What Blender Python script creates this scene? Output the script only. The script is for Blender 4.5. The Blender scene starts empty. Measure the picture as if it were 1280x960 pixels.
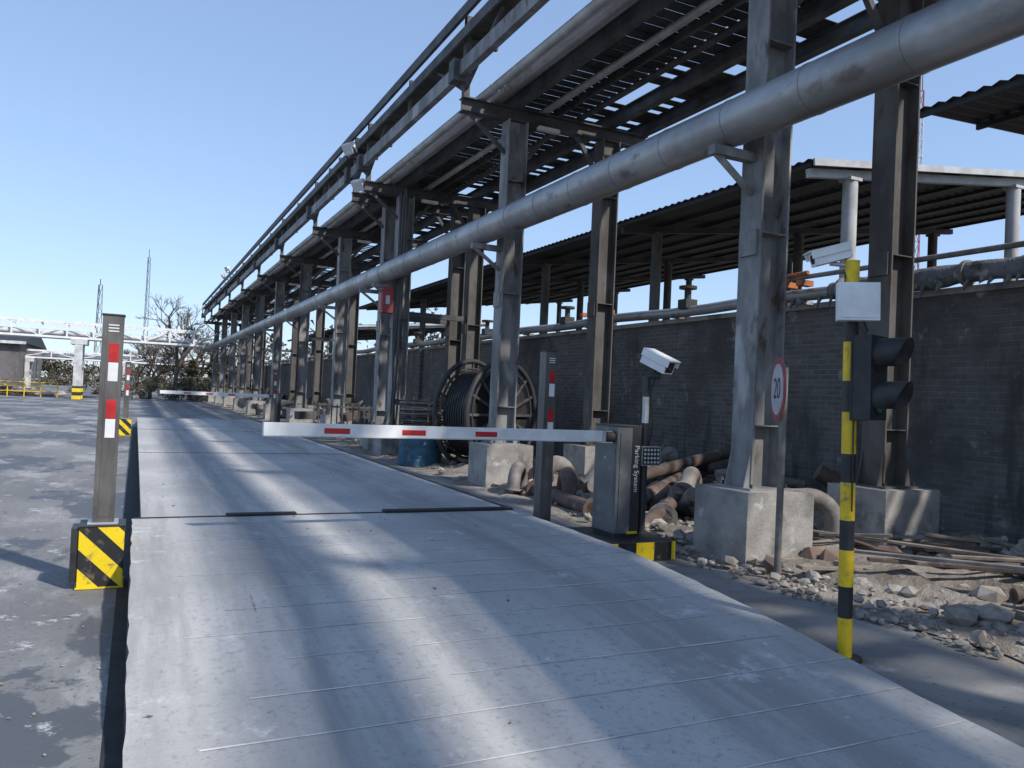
import bpy, math, random
from mathutils import Vector, Matrix
random.seed(7)
sc=bpy.context.scene
sc.view_settings.view_transform='Standard'
sc.view_settings.look='None'
sc.view_settings.exposure=0

# ---------------------------------------------------------------- materials
def nn(nt,t,**k):
    n=nt.nodes.new(t)
    for a,b in k.items(): setattr(n,a,b)
    return n
def newmat(name):
    m=bpy.data.materials.new(name); m.use_nodes=True
    nt=m.node_tree; b=nt.nodes['Principled BSDF']
    return m,nt,b
def c4(c):
    if isinstance(c,(int,float)): c=(c,c,c)
    return (c[0],c[1],c[2],1)
def mixc(nt,fac,a,b):
    n=nt.nodes.new('ShaderNodeMix'); n.data_type='RGBA'
    L=nt.links
    if isinstance(fac,(int,float)): n.inputs[0].default_value=fac
    else: L.new(fac,n.inputs[0])
    for s,i in ((a,6),(b,7)):
        if isinstance(s,(tuple,list,int,float)): n.inputs[i].default_value=c4(s)
        else: L.new(s,n.inputs[i])
    return n.outputs[2]
def noise(nt,vec,scale,detail=4,rough=.6,lo=.35,hi=.65,dist=0):
    n=nn(nt,'ShaderNodeTexNoise'); n.inputs['Scale'].default_value=scale
    n.inputs['Detail'].default_value=detail; n.inputs['Roughness'].default_value=rough
    n.inputs['Distortion'].default_value=dist
    nt.links.new(vec,n.inputs['Vector'])
    r=nn(nt,'ShaderNodeMapRange'); r.inputs[1].default_value=lo; r.inputs[2].default_value=hi
    r.interpolation_type='SMOOTHSTEP'
    nt.links.new(n.outputs[0],r.inputs[0]); return r.outputs[0]
def math_(nt,op,a,b):
    n=nn(nt,'ShaderNodeMath',operation=op)
    for i,s in enumerate((a,b)):
        if isinstance(s,(int,float)): n.inputs[i].default_value=s
        elif s is not None: nt.links.new(s,n.inputs[i])
    return n.outputs[0]
def objvec(nt,sc_=(1,1,1)):
    t=nn(nt,'ShaderNodeTexCoord')
    if sc_==(1,1,1): return t.outputs['Object']
    m=nn(nt,'ShaderNodeMapping'); m.inputs['Scale'].default_value=sc_
    nt.links.new(t.outputs['Object'],m.inputs[0]); return m.outputs[0]
def addbump(nt,b,h,strength,dist=.01):
    n=nn(nt,'ShaderNodeBump'); n.inputs['Strength'].default_value=strength; n.inputs['Distance'].default_value=dist
    nt.links.new(h,n.inputs['Height']); nt.links.new(n.outputs[0],b.inputs['Normal'])
def M(name,c1,c2=None,scale=4,rough=.7,metal=0,bump=0,bscale=60,lo=.35,hi=.65,st=(1,1,1),layers=(),spec=.4,bd=.01):
    m,nt,b=newmat(name)
    v=objvec(nt,st)
    if c2 is None: c2=tuple(x*.75 for x in c4(c1)[:3])
    col=mixc(nt,noise(nt,v,scale,5,.65,lo,hi),c1,c2)
    for (c,s,l,h) in layers:
        col=mixc(nt,noise(nt,v,s,4,.6,l,h),col,c)
    nt.links.new(col,b.inputs['Base Color'])
    b.inputs['Roughness'].default_value=rough
    b.inputs['Metallic'].default_value=metal
    b.inputs['Specular IOR Level'].default_value=spec
    if bump>.12: addbump(nt,b,noise(nt,v,bscale,3,.7,0,1),bump,bd)
    return m
def stripe_mat(name,a,b_,vec,period,duty=.5,off=0):
    m,nt,b=newmat(name); v=objvec(nt)
    d=nn(nt,'ShaderNodeVectorMath',operation='DOT_PRODUCT'); nt.links.new(v,d.inputs[0]); d.inputs[1].default_value=vec
    x=nn(nt,'ShaderNodeMath',operation='MULTIPLY_ADD'); nt.links.new(d.outputs['Value'],x.inputs[0]); x.inputs[1].default_value=1/period; x.inputs[2].default_value=off+50
    f=nn(nt,'ShaderNodeMath',operation='FRACT'); nt.links.new(x.outputs[0],f.inputs[0])
    g=nn(nt,'ShaderNodeMath',operation='GREATER_THAN'); nt.links.new(f.outputs[0],g.inputs[0]); g.inputs[1].default_value=duty
    col=mixc(nt,g.outputs[0],a,b_)
    col=mixc(nt,noise(nt,v,14,6,.7,.52,.7),col,(.16,.13,.09))
    nt.links.new(col,b.inputs['Base Color']); b.inputs['Roughness'].default_value=.5
    return m

m_ground=M('dirt_ground',(.25,.225,.19),(.16,.145,.125),.6,.95,0,.6,9,layers=[((.3,.28,.25),5,.55,.7)],bd=.03)
m_soil=M('soil',(.29,.255,.215),(.15,.125,.10),1.6,.95,0,.8,14,layers=[((.42,.385,.34),7,.55,.72),((.06,.055,.05),3,.6,.75)],bd=.03)
def road_mat():
    m,nt,b=newmat('road_asphalt'); v=objvec(nt); vs=objvec(nt,(1,.45,1))
    col=mixc(nt,noise(nt,v,.3,5,.6,.35,.65),(.225,.222,.216),(.15,.15,.15))
    col=mixc(nt,noise(nt,vs,.9,6,.7,.48,.66),col,(.36,.355,.345))
    darkpatch=noise(nt,vs,.38,7,.66,.5,.53)
    # darker, smoother patch with a ragged edge beside the weighbridge
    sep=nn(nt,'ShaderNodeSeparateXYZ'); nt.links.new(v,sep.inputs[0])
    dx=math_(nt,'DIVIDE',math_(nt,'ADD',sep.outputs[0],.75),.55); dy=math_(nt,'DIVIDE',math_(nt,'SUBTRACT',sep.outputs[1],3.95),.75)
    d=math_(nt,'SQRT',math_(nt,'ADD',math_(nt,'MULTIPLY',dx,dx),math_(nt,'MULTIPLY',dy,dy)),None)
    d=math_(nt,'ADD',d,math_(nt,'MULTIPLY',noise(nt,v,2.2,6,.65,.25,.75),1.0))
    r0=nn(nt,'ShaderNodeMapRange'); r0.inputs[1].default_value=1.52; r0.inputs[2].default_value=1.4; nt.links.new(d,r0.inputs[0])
    darkpatch=math_(nt,'MAXIMUM',darkpatch,r0.outputs[0])
    col=mixc(nt,math_(nt,'MULTIPLY',darkpatch,.85),col,(.075,.08,.09))
    col=mixc(nt,noise(nt,v,2.4,6,.75,.59,.68),col,(.5,.495,.485))
    col=mixc(nt,noise(nt,v,30,3,.7,.54,.72),col,(.1,.1,.1))
    nt.links.new(col,b.inputs['Base Color'])
    r=nn(nt,'ShaderNodeMapRange'); r.inputs[3].default_value=.8; r.inputs[4].default_value=.55; nt.links.new(darkpatch,r.inputs[0]); nt.links.new(r.outputs[0],b.inputs['Roughness'])
    addbump(nt,b,noise(nt,v,50,3,.7,0,1),.5); return m
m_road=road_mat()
m_strip=M('side_concrete',(.29,.28,.265),(.17,.165,.16),.9,.85,0,.4,50,layers=[((.38,.37,.35),2.3,.6,.75),((.1,.1,.1),22,.6,.75)])
def platform_mat():
    m,nt,b=newmat('weighbridge_deck'); v=objvec(nt)
    col=mixc(nt,noise(nt,v,.5,5,.6,.35,.65),(.51,.495,.47),(.39,.38,.365))
    vs=objvec(nt,(1.6,.14,1))
    sep=nn(nt,'ShaderNodeSeparateXYZ'); nt.links.new(v,sep.inputs[0])
    tr=None
    for xc in (.95,2.85):   # tyre grime bands
        d=math_(nt,'ABSOLUTE',math_(nt,'SUBTRACT',sep.outputs[0],xc),None)
        r=nn(nt,'ShaderNodeMapRange'); r.interpolation_type='SMOOTHSTEP'; r.inputs[1].default_value=.55; r.inputs[2].default_value=.1; nt.links.new(d,r.inputs[0])
        tr=r.outputs[0] if tr is None else math_(nt,'MAXIMUM',tr,r.outputs[0])
    tf=math_(nt,'MULTIPLY',math_(nt,'MULTIPLY',tr,noise(nt,vs,2.6,7,.65,.3,.62)),.62)
    col=mixc(nt,tf,col,(.21,.205,.2))
    col=mixc(nt,noise(nt,vs,1.3,6,.65,.5,.72),col,(.30,.295,.285))
    col=mixc(nt,noise(nt,v,24,4,.75,.5,.72),col,(.31,.305,.295))
    col=mixc(nt,noise(nt,v,1.7,8,.82,.56,.72),col,(.66,.65,.63))
    col=mixc(nt,noise(nt,v,4.6,8,.8,.655,.70),col,(.8,.79,.77))
    col=mixc(nt,noise(nt,vs,9,6,.75,.64,.72),col,(.17,.165,.16))
    col=mixc(nt,noise(nt,v,13,5,.7,.68,.73),col,(.12,.115,.11))
    nt.links.new(col,b.inputs['Base Color'])
    b.inputs['Roughness'].default_value=.75
    b.inputs['Specular IOR Level'].default_value=.3
    addbump(nt,b,noise(nt,v,40,4,.75,0,1),.35); return m
m_plat=platform_mat()
m_seam=M('seam_filler',(.72,.71,.69),(.42,.41,.40),3,.8)
m_rubber=M('black_rubber',(.02,.02,.022),(.035,.035,.035),5,.8)
m_dark=M('dark_steel',(.035,.035,.038),(.055,.048,.042),3,.6)
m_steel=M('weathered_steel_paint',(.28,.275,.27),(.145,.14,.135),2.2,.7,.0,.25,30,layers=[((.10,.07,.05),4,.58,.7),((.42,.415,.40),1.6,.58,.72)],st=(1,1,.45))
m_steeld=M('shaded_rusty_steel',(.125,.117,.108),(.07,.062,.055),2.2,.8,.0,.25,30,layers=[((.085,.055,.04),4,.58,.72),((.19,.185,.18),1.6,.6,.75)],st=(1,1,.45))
m_steel2=M('dark_rack_steel',(.11,.108,.106),(.055,.052,.05),2.4,.7,layers=[((.09,.06,.04),5,.62,.74)])
m_deck=M('rack_deck_board',(.08,.077,.074),(.035,.033,.031),2,.85)
m_clad=M('aluminium_cladding',(.40,.395,.39),(.25,.242,.235),1.3,.42,.5,.15,14,layers=[((.16,.145,.13),3.2,.58,.72)],st=(1,.6,1))
m_palepipe=M('pale_pipe',(.5,.49,.48),(.34,.33,.31),2,.5,.2)
m_conc=M('concrete_plinth',(.38,.36,.33),(.25,.235,.215),2.5,.9,0,.5,35,layers=[((.15,.14,.13),1.8,.54,.7),((.52,.5,.46),6,.62,.75)])
m_white=M('white_paint',(.8,.8,.78),(.68,.67,.65),5,.4)
m_whited=M('weathered_white',(.62,.62,.61),(.42,.41,.4),2,.6)
m_red=M('red_reflector',(.55,.03,.03),(.4,.02,.02),8,.35)
m_fadedred=M('faded_sign_red',(.38,.08,.08),(.26,.06,.06),8,.5)
m_fadedwhite=M('faded_sign_white',(.5,.51,.53),(.4,.41,.43),8,.5)
m_yellow=M('yellow_paint',(.82,.57,.02),(.64,.42,.02),7,.5,layers=[((.25,.2,.1),14,.6,.72)])
m_black=M('black_paint',(.022,.022,.024),(.04,.038,.036),7,.5)
m_post=M('post_grey_metal',(.15,.138,.127),(.09,.083,.077),6,.5,.2,layers=[((.21,.19,.165),9,.6,.76)],st=(1,1,.3))
m_mach=M('barrier_cabinet_grey',(.15,.155,.158),(.11,.113,.115),5,.45,.1,layers=[((.22,.215,.2),11,.58,.72)])
m_mach2=M('barrier_cabinet_dark',(.05,.051,.053),(.034,.034,.035),5,.4,.1)
m_glass=M('dark_glass',(.01,.01,.012),(.02,.02,.02),5,.1)
m_silver=M('galvanised',(.55,.56,.57),(.4,.4,.41),7,.4,.5)
m_stripe=stripe_mat('hazard_stripes',(.84,.6,.01),(.02,.02,.02),(1,0,1.0),.27,.5,.1)
m_stripe2=stripe_mat('hazard_stripes_horizontal',(.84,.6,.01),(.02,.02,.02),(1,1,.0),.4,.5,.3)
m_stripeh=stripe_mat('hazard_bands',(.84,.6,.01),(.02,.02,.02),(0,0,1),.5,.5,0)
m_rock=M('rubble_stone',(.38,.35,.31),(.2,.175,.15),3,.95)
m_rock2=M('rubble_brick',(.24,.15,.11),(.15,.11,.09),3,.95)
m_wood=M('old_wood',(.30,.245,.19),(.16,.135,.11),6,.85)
m_rust=M('rusty_iron',(.15,.105,.085),(.08,.06,.05),4,.85,.1,layers=[((.27,.25,.23),3,.55,.7)])
m_greypipe=M('grey_cast_pipe',(.27,.25,.23),(.14,.125,.11),3,.75,.1,.3,30)
m_blue=M('blue_drum',(.04,.13,.2),(.03,.08,.12),4,.5,layers=[((.2,.2,.18),5,.56,.68)])
m_insul=M('ragged_insulation',(.20,.20,.205),(.10,.10,.10),2.5,.9,0,.6,14,bd=.03,layers=[((.36,.36,.36),5,.58,.7),((.05,.05,.05),4,.6,.7)])
m_orange=M('orange_primer',(.5,.16,.05),(.3,.1,.04),6,.7)
m_roof=M('shed_roof_sheet',(.045,.045,.048),(.03,.03,.031),1.2,.7,.1)
m_shedcol=M('shed_concrete_column',(.5,.5,.49),(.38,.375,.36),2,.8)
m_bark=M('bark',(.15,.12,.095),(.09,.075,.06),4,.95)
m_twig=M('twigs',(.15,.125,.1),(.1,.085,.07),4,.95)
m_leaf=M('dark_foliage',(.06,.07,.035),(.035,.045,.022),.8,.9)
m_leaf2=M('brown_foliage',(.15,.125,.095),(.095,.08,.06),.8,.9)
m_green=M('dull_green_lens',(.02,.13,.10),(.012,.09,.07),8,.2)
m_redlens=M('dull_red_lens',(.05,.014,.014),(.03,.01,.01),8,.15)
m_led=M('led_lens',(.6,.6,.58),(.5,.5,.5),8,.2)
def brick_mat(name,c1,c2,mortar,axis='x'):
    m,nt,b=newmat(name); t=nn(nt,'ShaderNodeTexCoord'); s=nn(nt,'ShaderNodeSeparateXYZ'); nt.links.new(t.outputs['Object'],s.inputs[0])
    c=nn(nt,'ShaderNodeCombineXYZ')
    nt.links.new(s.outputs[1 if axis=='x' else 0],c.inputs[0]); nt.links.new(s.outputs[2],c.inputs[1])
    br=nn(nt,'ShaderNodeTexBrick'); nt.links.new(c.outputs[0],br.inputs['Vector'])
    br.inputs['Scale'].default_value=1; br.inputs['Brick Width'].default_value=.25; br.inputs['Row Height'].default_value=.075
    br.inputs['Mortar Size'].default_value=.007; br.inputs['Mortar Smooth'].default_value=.3
    br.inputs['Color1'].default_value=c4(c1); br.inputs['Color2'].default_value=c4(c2); br.inputs['Mortar'].default_value=c4(mortar)
    col=mixc(nt,noise(nt,t.outputs['Object'],.7,6,.7,.42,.68),br.outputs[0],tuple(x*.5 for x in c1))
    ms=nn(nt,'ShaderNodeMapping'); ms.inputs['Scale'].default_value=(1,1,.2); nt.links.new(t.outputs['Object'],ms.inputs[0])
    col=mixc(nt,noise(nt,ms.outputs[0],1.6,5,.7,.54,.7),col,tuple(x*.4 for x in c1))
    col=mixc(nt,noise(nt,t.outputs['Object'],2.2,6,.75,.57,.7),col,tuple(min(x*1.9,1) for x in c1))
    nt.links.new(col,b.inputs['Base Color']); b.inputs['Roughness'].default_value=.9
    iv=nn(nt,'ShaderNodeMath',operation='SUBTRACT'); iv.inputs[0].default_value=1; nt.links.new(br.outputs['Fac'],iv.inputs[1])
    ad=nn(nt,'ShaderNodeMath',operation='MULTIPLY_ADD'); nt.links.new(noise(nt,t.outputs['Object'],35,3,.7,0,1),ad.inputs[0]); ad.inputs[1].default_value=.5; nt.links.new(iv.outputs[0],ad.inputs[2])
    addbump(nt,b,ad.outputs[0],.6,.012); return m
m_brick=brick_mat('grey_brickwork',(.145,.135,.128),(.10,.092,.087),(.19,.18,.17))
m_brick2=brick_mat('building_brick',(.17,.155,.15),(.14,.125,.12),(.2,.2,.2),'y')

# ---------------------------------------------------------------- mesh builder
class MB:
    def __init__(s): s.v=[];s.f=[];s.mi=[];s.sm=[];s.mats=[];s.T=None
    def m(s,mat):
        if mat not in s.mats: s.mats.append(mat)
        return s.mats.index(mat)
    def add(s,vs,fs,mat,smooth=False):
        o=len(s.v); k=s.m(mat)
        for p in vs:
            p=Vector(p)
            if s.T is not None: p=s.T@p
            s.v.append(p)
        for f in fs: s.f.append([i+o for i in f]); s.mi.append(k); s.sm.append(smooth)
    def box(s,x0,x1,y0,y1,z0,z1,mat):
        vs=[(x,y,z) for z in (z0,z1) for y in (y0,y1) for x in (x0,x1)]
        s.add(vs,[(0,2,3,1),(4,5,7,6),(0,1,5,4),(2,6,7,3),(0,4,6,2),(1,3,7,5)],mat)
    def cbox(s,c,d,mat,R=None):
        vs=[]
        for z in (-.5,.5):
            for y in (-.5,.5):
                for x in (-.5,.5):
                    p=Vector((x*d[0],y*d[1],z*d[2]))
                    if R is not None: p=R@p
                    vs.append(p+Vector(c))
        s.add(vs,[(0,2,3,1),(4,5,7,6),(0,1,5,4),(2,6,7,3),(0,4,6,2),(1,3,7,5)],mat)
    def beam(s,a,b,w,h,mat):
        a=Vector(a);b=Vector(b);d=b-a
        q=d.to_track_quat('Y','Z').to_matrix()
        s.cbox((a+b)/2,(w,d.length,h),mat,q)
    def cyl(s,a,b,r,mat,n=12,r2=None,caps=True,smooth=True):
        a=Vector(a);b=Vector(b);r2=r if r2 is None else r2
        q=(b-a).to_track_quat('Z','Y').to_matrix(); vs=[]
        for p,rr in ((a,r),(b,r2)):
            for i in range(n):
                t=2*math.pi*i/n; vs.append(p+q@Vector((rr*math.cos(t),rr*math.sin(t),0)))
        s.add(vs,[(i,(i+1)%n,n+(i+1)%n,n+i) for i in range(n)],mat,smooth)
        if caps: s.add(vs,[tuple(range(n-1,-1,-1)),tuple(range(n,2*n))],mat)
    def tube(s,pts,r,mat,n=12,jit=0):
        pts=[Vector(p) for p in pts]; vs=[]; up=None
        for k,p in enumerate(pts):
            d=(pts[min(k+1,len(pts)-1)]-pts[max(k-1,0)]).normalized()
            if up is None: up=d.orthogonal().normalized()
            up=(up-d*up.dot(d)).normalized(); w=d.cross(up)
            rr=r[k] if isinstance(r,(list,tuple)) else r
            for i in range(n):
                t=2*math.pi*i/n; q=rr*(1+random.uniform(-jit,jit))
                vs.append(p+up*q*math.cos(t)+w*q*math.sin(t))
        fs=[]
        for k in range(len(pts)-1):
            for i in range(n): fs.append((k*n+i,k*n+(i+1)%n,(k+1)*n+(i+1)%n,(k+1)*n+i))
        s.add(vs,fs,mat,True)
        s.add(vs,[tuple(range(n-1,-1,-1)),tuple(range((len(pts)-1)*n,len(pts)*n))],mat)
    def rock(s,c,r,mat,flat=.7):
        ph=(1+5**.5)/2
        vs=[(-1,ph,0),(1,ph,0),(-1,-ph,0),(1,-ph,0),(0,-1,ph),(0,1,ph),(0,-1,-ph),(0,1,-ph),(ph,0,-1),(ph,0,1),(-ph,0,-1),(-ph,0,1)]
        fs=[(0,11,5),(0,5,1),(0,1,7),(0,7,10),(0,10,11),(1,5,9),(5,11,4),(11,10,2),(10,7,6),(7,1,8),(3,9,4),(3,4,2),(3,2,6),(3,6,8),(3,8,9),(4,9,5),(2,4,11),(6,2,10),(8,6,7),(9,8,1)]
        sx,sy=random.uniform(.6,1.4),random.uniform(.6,1.4); a=random.uniform(0,6.28); ca,sa=math.cos(a),math.sin(a)
        o=[]
        for v in vs:
            q=Vector(v)*(r/1.9)*random.uniform(.75,1.25); x,y=q.x*sx,q.y*sy
            o.append((c[0]+x*ca-y*sa,c[1]+x*sa+y*ca,c[2]+q.z*flat))
        s.add(o,fs,mat)
    def done(s,name,bevel=0,parent=None,recalc=True):
        me=bpy.data.meshes.new(name); me.from_pydata([tuple(v) for v in s.v],[],s.f)
        for m in s.mats: me.materials.append(m)
        me.polygons.foreach_set('material_index',s.mi); me.polygons.foreach_set('use_smooth',s.sm); me.update()
        if recalc:
            import bmesh
            bm=bmesh.new(); bm.from_mesh(me); bmesh.ops.recalc_face_normals(bm,faces=bm.faces); bm.to_mesh(me); bm.free()
        ob=bpy.data.objects.new(name,me); sc.collection.objects.link(ob)
        if bevel:
            b=ob.modifiers.new('bev','BEVEL'); b.width=bevel; b.segments=2; b.limit_method='ANGLE'; b.angle_limit=math.radians(50)
        if parent: ob.parent=parent
        return ob
def sheet(name,pts,z,mat):
    b=MB(); b.add([(x,y,z) for x,y in pts],[tuple(range(len(pts)))],mat); return b.done(name,recalc=False)
def frame(origin,fwd,up=(0,0,1)):
    """matrix whose local -Y axis points along fwd"""
    f=-Vector(fwd).normalized(); x=f.cross(Vector(up)).normalized(); z=x.cross(f)
    Mx=Matrix((x,f,z)).transposed().to_4x4(); Mx.translation=Vector(origin); return Mx
def text(name,body,size,Mx,mat,parent,ext=.001):
    cu=bpy.data.curves.new(name,'FONT'); cu.body=body; cu.size=size; cu.extrude=ext; cu.align_x='CENTER'; cu.align_y='CENTER'
    cu.materials.append(mat); o=bpy.data.objects.new(name,cu); sc.collection.objects.link(o); o.matrix_world=Mx; o.parent=parent; return o

# ---------------------------------------------------------------- ground
sheet('ground',[(-900,-900),(900,-900),(900,900),(-900,900)],-.012,m_ground)
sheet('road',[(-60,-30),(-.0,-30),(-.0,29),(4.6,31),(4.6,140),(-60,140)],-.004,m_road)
sheet('side_pavement',[(.0,-30),(4.9,-30),(4.85,2.9),(5.2,5.5),(5.05,8),(5.0,31),(.0,28.9)],-.004,m_strip)

# uneven soil strip between pavement and wall
b=MB(); nx,ny=22,190; vs=[]
for j in range(ny+1):
    for i in range(nx+1):
        x=4.95+i*(9.0-4.95)/nx; y=-6+j*.38
        h=0 if i<1 else (.03+.10*(random.random()**2)+.10*max(0,math.sin(y*.9+x)*math.sin(x*1.7+.3)))*min(1,i/4)
        if i==0: x+=random.uniform(-.15,.15)
        vs.append((x,y,h+.001*i))
fs=[(j*(nx+1)+i,j*(nx+1)+i+1,(j+1)*(nx+1)+i+1,(j+1)*(nx+1)+i) for j in range(ny) for i in range(nx)]
b.add(vs,fs,m_soil,True); b.done('soil_verge',recalc=False)

# ---------------------------------------------------------------- weighbridge
prof=[(-4,.012),(2.1,.012),(2.6,.05),(3.12,.105),(3.9,.185),(4.5,.235),(5.0,.268),(5.6,.292),(6.4,.3),(7.52,.3)]
def zr(y):
    for (a,za),(c,zc) in zip(prof,prof[1:]):
        if a<=y<=c: return za+(zc-za)*(y-a)/(c-a)
    return .3
b=MB(); XL,XR=.025,3.7
# deck edge is slightly chipped: subdivide and jitter the border
ys=[]; 
for (a,za),(c,zc) in zip(prof,prof[1:]):
    n=max(1,int((c-a)/.12)); ys+=[a+(c-a)*k/n for k in range(n)]
ys.append(7.52)
el_=[XL+random.uniform(-.004,.008) for _ in ys]; er_=[XR+random.uniform(-.012,.008) for _ in ys]
for k in range(len(ys)-1):
    a,c=ys[k],ys[k+1]; za,zc=zr(a),zr(c)
    b.add([(el_[k],a,za),(er_[k],a,za),(er_[k+1],c,zc),(el_[k+1],c,zc)],[(0,1,2,3)],m_plat,True)
    b.add([(el_[k],a,-.01),(el_[k],a,za),(el_[k+1],c,zc),(el_[k+1],c,-.01)],[(0,1,2,3)],m_dark)
    b.add([(er_[k],a,-.01),(er_[k],a,za),(er_[k+1],c,zc),(er_[k+1],c,-.01)],[(0,3,2,1)],m_conc)
b.add([(XL,7.52,-.01),(XR,7.52,-.01),(XR,7.52,.3),(XL,7.52,.3)],[(0,3,2,1)],m_dark)
y=2.45
k=0
while y<6.6:
    x0=.5+.25*math.sin(k*2.1); xe=XR-.02
    x=x0
    while x<xe-.05:
        L=min(random.uniform(.25,.8),xe-x); t=random.uniform(.0025,.006)
        b.add([(x,y-t,zr(y-t)+.003),(x+L,y-t,zr(y-t)+.003),(x+L,y+t,zr(y+t)+.003),(x,y+t,zr(y+t)+.003)],[(0,1,2,3)],m_seam); x+=L+(random.random()<.35)*random.uniform(.03,.15)
    y+=.36; k+=1
b.done('weighbridge_approach_ramp',recalc=False)
b=MB()
b.box(.1,3.7,7.56,28,.24,.3,m_plat)
b.box(.16,3.62,7.6,27.9,.02,.24,m_dark)
b.box(.8,1.42,7.5,7.6,.305,.322,m_rubber); b.box(2.27,3.66,7.48,7.6,.305,.324,m_rubber)
b.box(.04,3.69,7.51,7.568,.2,.3035,m_rubber)
b.add([(.1,28.02,.3),(3.7,28.02,.3),(3.7,31.5,.004),(.1,31.5,.004),(.1,28.02,0),(3.7,28.02,0)],[(0,1,2,3),(0,3,4),(1,5,2)],m_plat)
for yy in (14.4,21.2): b.box(.1,3.7,yy-.02,yy+.02,.301,.304,m_rubber)
b.box(3.66,3.72,7.6,27.9,.301,.304,m_dark)
b.done('weighbridge_platform',recalc=False)
sheet('gap_shadow_strip',[(-.055,3.0),(.09,3.0),(.15,28),(-.02,28),(-.05,8)],.0,m_rubber)  # flat black sheet painting in the shadow of the gap along the deck
b=MB()
for i in range(110):
    y=random.uniform(3,20); x=random.gauss(1.5,.5) if random.random()<.6 else random.uniform(.2,3.6); r=random.uniform(.004,.011)
    b.rock((x,y,zr(y)+r*.4),r,random.choice([m_rock,m_rock2]),.6)
for i in range(160):
    y=random.uniform(3,14); x=random.uniform(-3,-.1); r=random.uniform(.004,.014); b.rock((x,y,r*.3),r,m_rock,.6)
b.done('loose_gravel',recalc=False)

# ---------------------------------------------------------------- pipe rack
X1,X2=5.6,7.45
frames=[-12,-6,0,6,12,18,19.2]+[24+6*i for i in range(8)]
def hcol(b,x,y,z0,z1,w=.3,d=.36,mat=m_steel):
    t=.022
    b.box(x-d/2,x-d/2+t,y-w/2,y+w/2,z0,z1,mat); b.box(x+d/2-t,x+d/2,y-w/2,y+w/2,z0,z1,mat)
    b.box(x-d/2+t,x+d/2-t,y-.02,y+.02,z0,z1,mat)
    z=z0+.6
    while z<z1-.3: b.box(x-d/2+t,x+d/2-t,y-w/2+.01,y-.02,z,z+.012,mat); z+=1.9
b=MB()
for y in frames:
    for x in (X1,X2):
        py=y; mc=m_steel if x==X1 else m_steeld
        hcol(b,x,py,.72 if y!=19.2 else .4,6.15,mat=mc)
        if y!=19.2: b.box(x-.27,x+.27,py-.24,py+.24,.7,.722,mc)
        for sx in (-1,1):
            for yy in (-.13,.13):
                xx=x+sx*.18; b.add([(xx,py+yy-.008,.722),(xx+sx*.08,py+yy-.008,.722),(xx,py+yy-.008,1.1),(xx,py+yy+.008,.722),(xx+sx*.08,py+yy+.008,.722),(xx,py+yy+.008,1.1)],[(0,1,2),(3,5,4),(0,3,4,1),(1,4,5,2),(2,5,3,0)],mc)
        for bx in (-.22,.22):
            for by in (-.2,.2):
                if y!=19.2: b.cyl((x+bx,py+by,.722),(x+bx,py+by,.76),.014,m_dark,6)
        q=.42; b.box(x-q,x+q,py-.38,py+.38,-.2,.7 if y!=19.2 else .4,m_conc)
        b.box(x-.21,x-.181,py-.12,py+.12,3.0,3.25,mc)
    b.box(4.6,8.25,y-.1,y+.1,6.36,6.38,m_steel2); b.box(4.6,8.25,y-.1,y+.1,6.15,6.17,m_steel2); b.box(4.6,8.25,y-.012,y+.012,6.17,6.36,m_steel2)
    b.beam((X1-.1,y,5.55),(4.75,y,6.15),.06,.06,m_steel2)
    b.beam((X1+.18,y,5.5),(6.3,y,6.15),.07,.07,m_steel2); b.beam((X2-.18,y,5.5),(6.8,y,6.15),.07,.07,m_steel2)
    if y in (18,19.2,30,42,54): b.box(X1+.18,X2-.18,y-.06,y+.06,3.3,3.42,m_steel2)
    b.box(4.9,X1-.18,y-.05,y+.05,3.93,4.02,m_steel)
    b.beam((X1-.18,y,3.62),(4.95,y,3.95),.05,.05,m_steel)
    b.box(4.62,4.72,y-.06,y+.06,6.38,7.72,m_steel2); b.box(4.56,5.2,y-.04,y+.04,7.28,7.36,m_steel2)
    b.box(4.4,4.62,y-.12,y+.12,6.6,6.95,m_steel2)
    b.beam((4.66,y,6.5),(4.66,y+1.4,7.3),.05,.05,m_steel2); b.beam((4.66,y,6.5),(4.66,y-1.4,7.3),.05,.05,m_steel2)
    b.box(4.63,4.69,y+2.95,y+3.02,6.9,7.7,m_steel2)
Y0,Y1=-13,66.5
def rail(x0,x1,z0,z1,mat): b.box(x0,x1,Y0,Y1,z0,z1,mat)
rail(4.5,4.56,6.68,6.92,m_steel); rail(4.56,4.62,6.68,6.70,m_steel); rail(4.56,4.62,6.9,6.92,m_steel)
rail(4.46,4.52,7.58,7.76,m_steel2); rail(4.52,4.6,7.74,7.76,m_steel2)
rail(4.52,4.56,7.28,7.46,m_steel2)
for x in (X1,X2,8.18):
    rail(x-.07,x+.07,6.385,6.40,m_steel2); rail(x-.07,x+.07,6.60,6.615,m_steel2); rail(x-.01,x+.01,6.40,6.60,m_steel2)
rail(6.5,6.56,6.5,6.615,m_steel2)
b.done('pipe_rack')
b=MB(); y=Y0
while y<Y1:
    b.box(5.36+random.uniform(-.03,.03),7.04+random.uniform(-.02,.02),y,y+.17,6.63,6.645+random.uniform(0,.006),m_deck)
    b.box(5.38,7.0,y+.16,y+.235,6.655,6.662,m_deck)
    y+=.225
y=Y0
while y<Y1:
    k=random.random()
    if k>.14: b.box(7.1,7.55,y,y+.19,6.63,6.638,m_deck)
    if k>.5: b.box(7.1,7.55,y+.18,y+.33,6.642,6.648,m_deck)
    k=random.random()
    if k>.12: b.box(7.62,8.2,y+.05,y+.25,6.63,6.638,m_deck)
    if k>.55: b.box(7.62,8.2,y+.24,y+.4,6.642,6.648,m_deck)
    b.box(4.57,5.12,y,y+.32,7.40,7.41+random.random()*.01,m_deck)
    y+=.33
b.done('rack_deck_grating',recalc=False)
b=MB()
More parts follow.
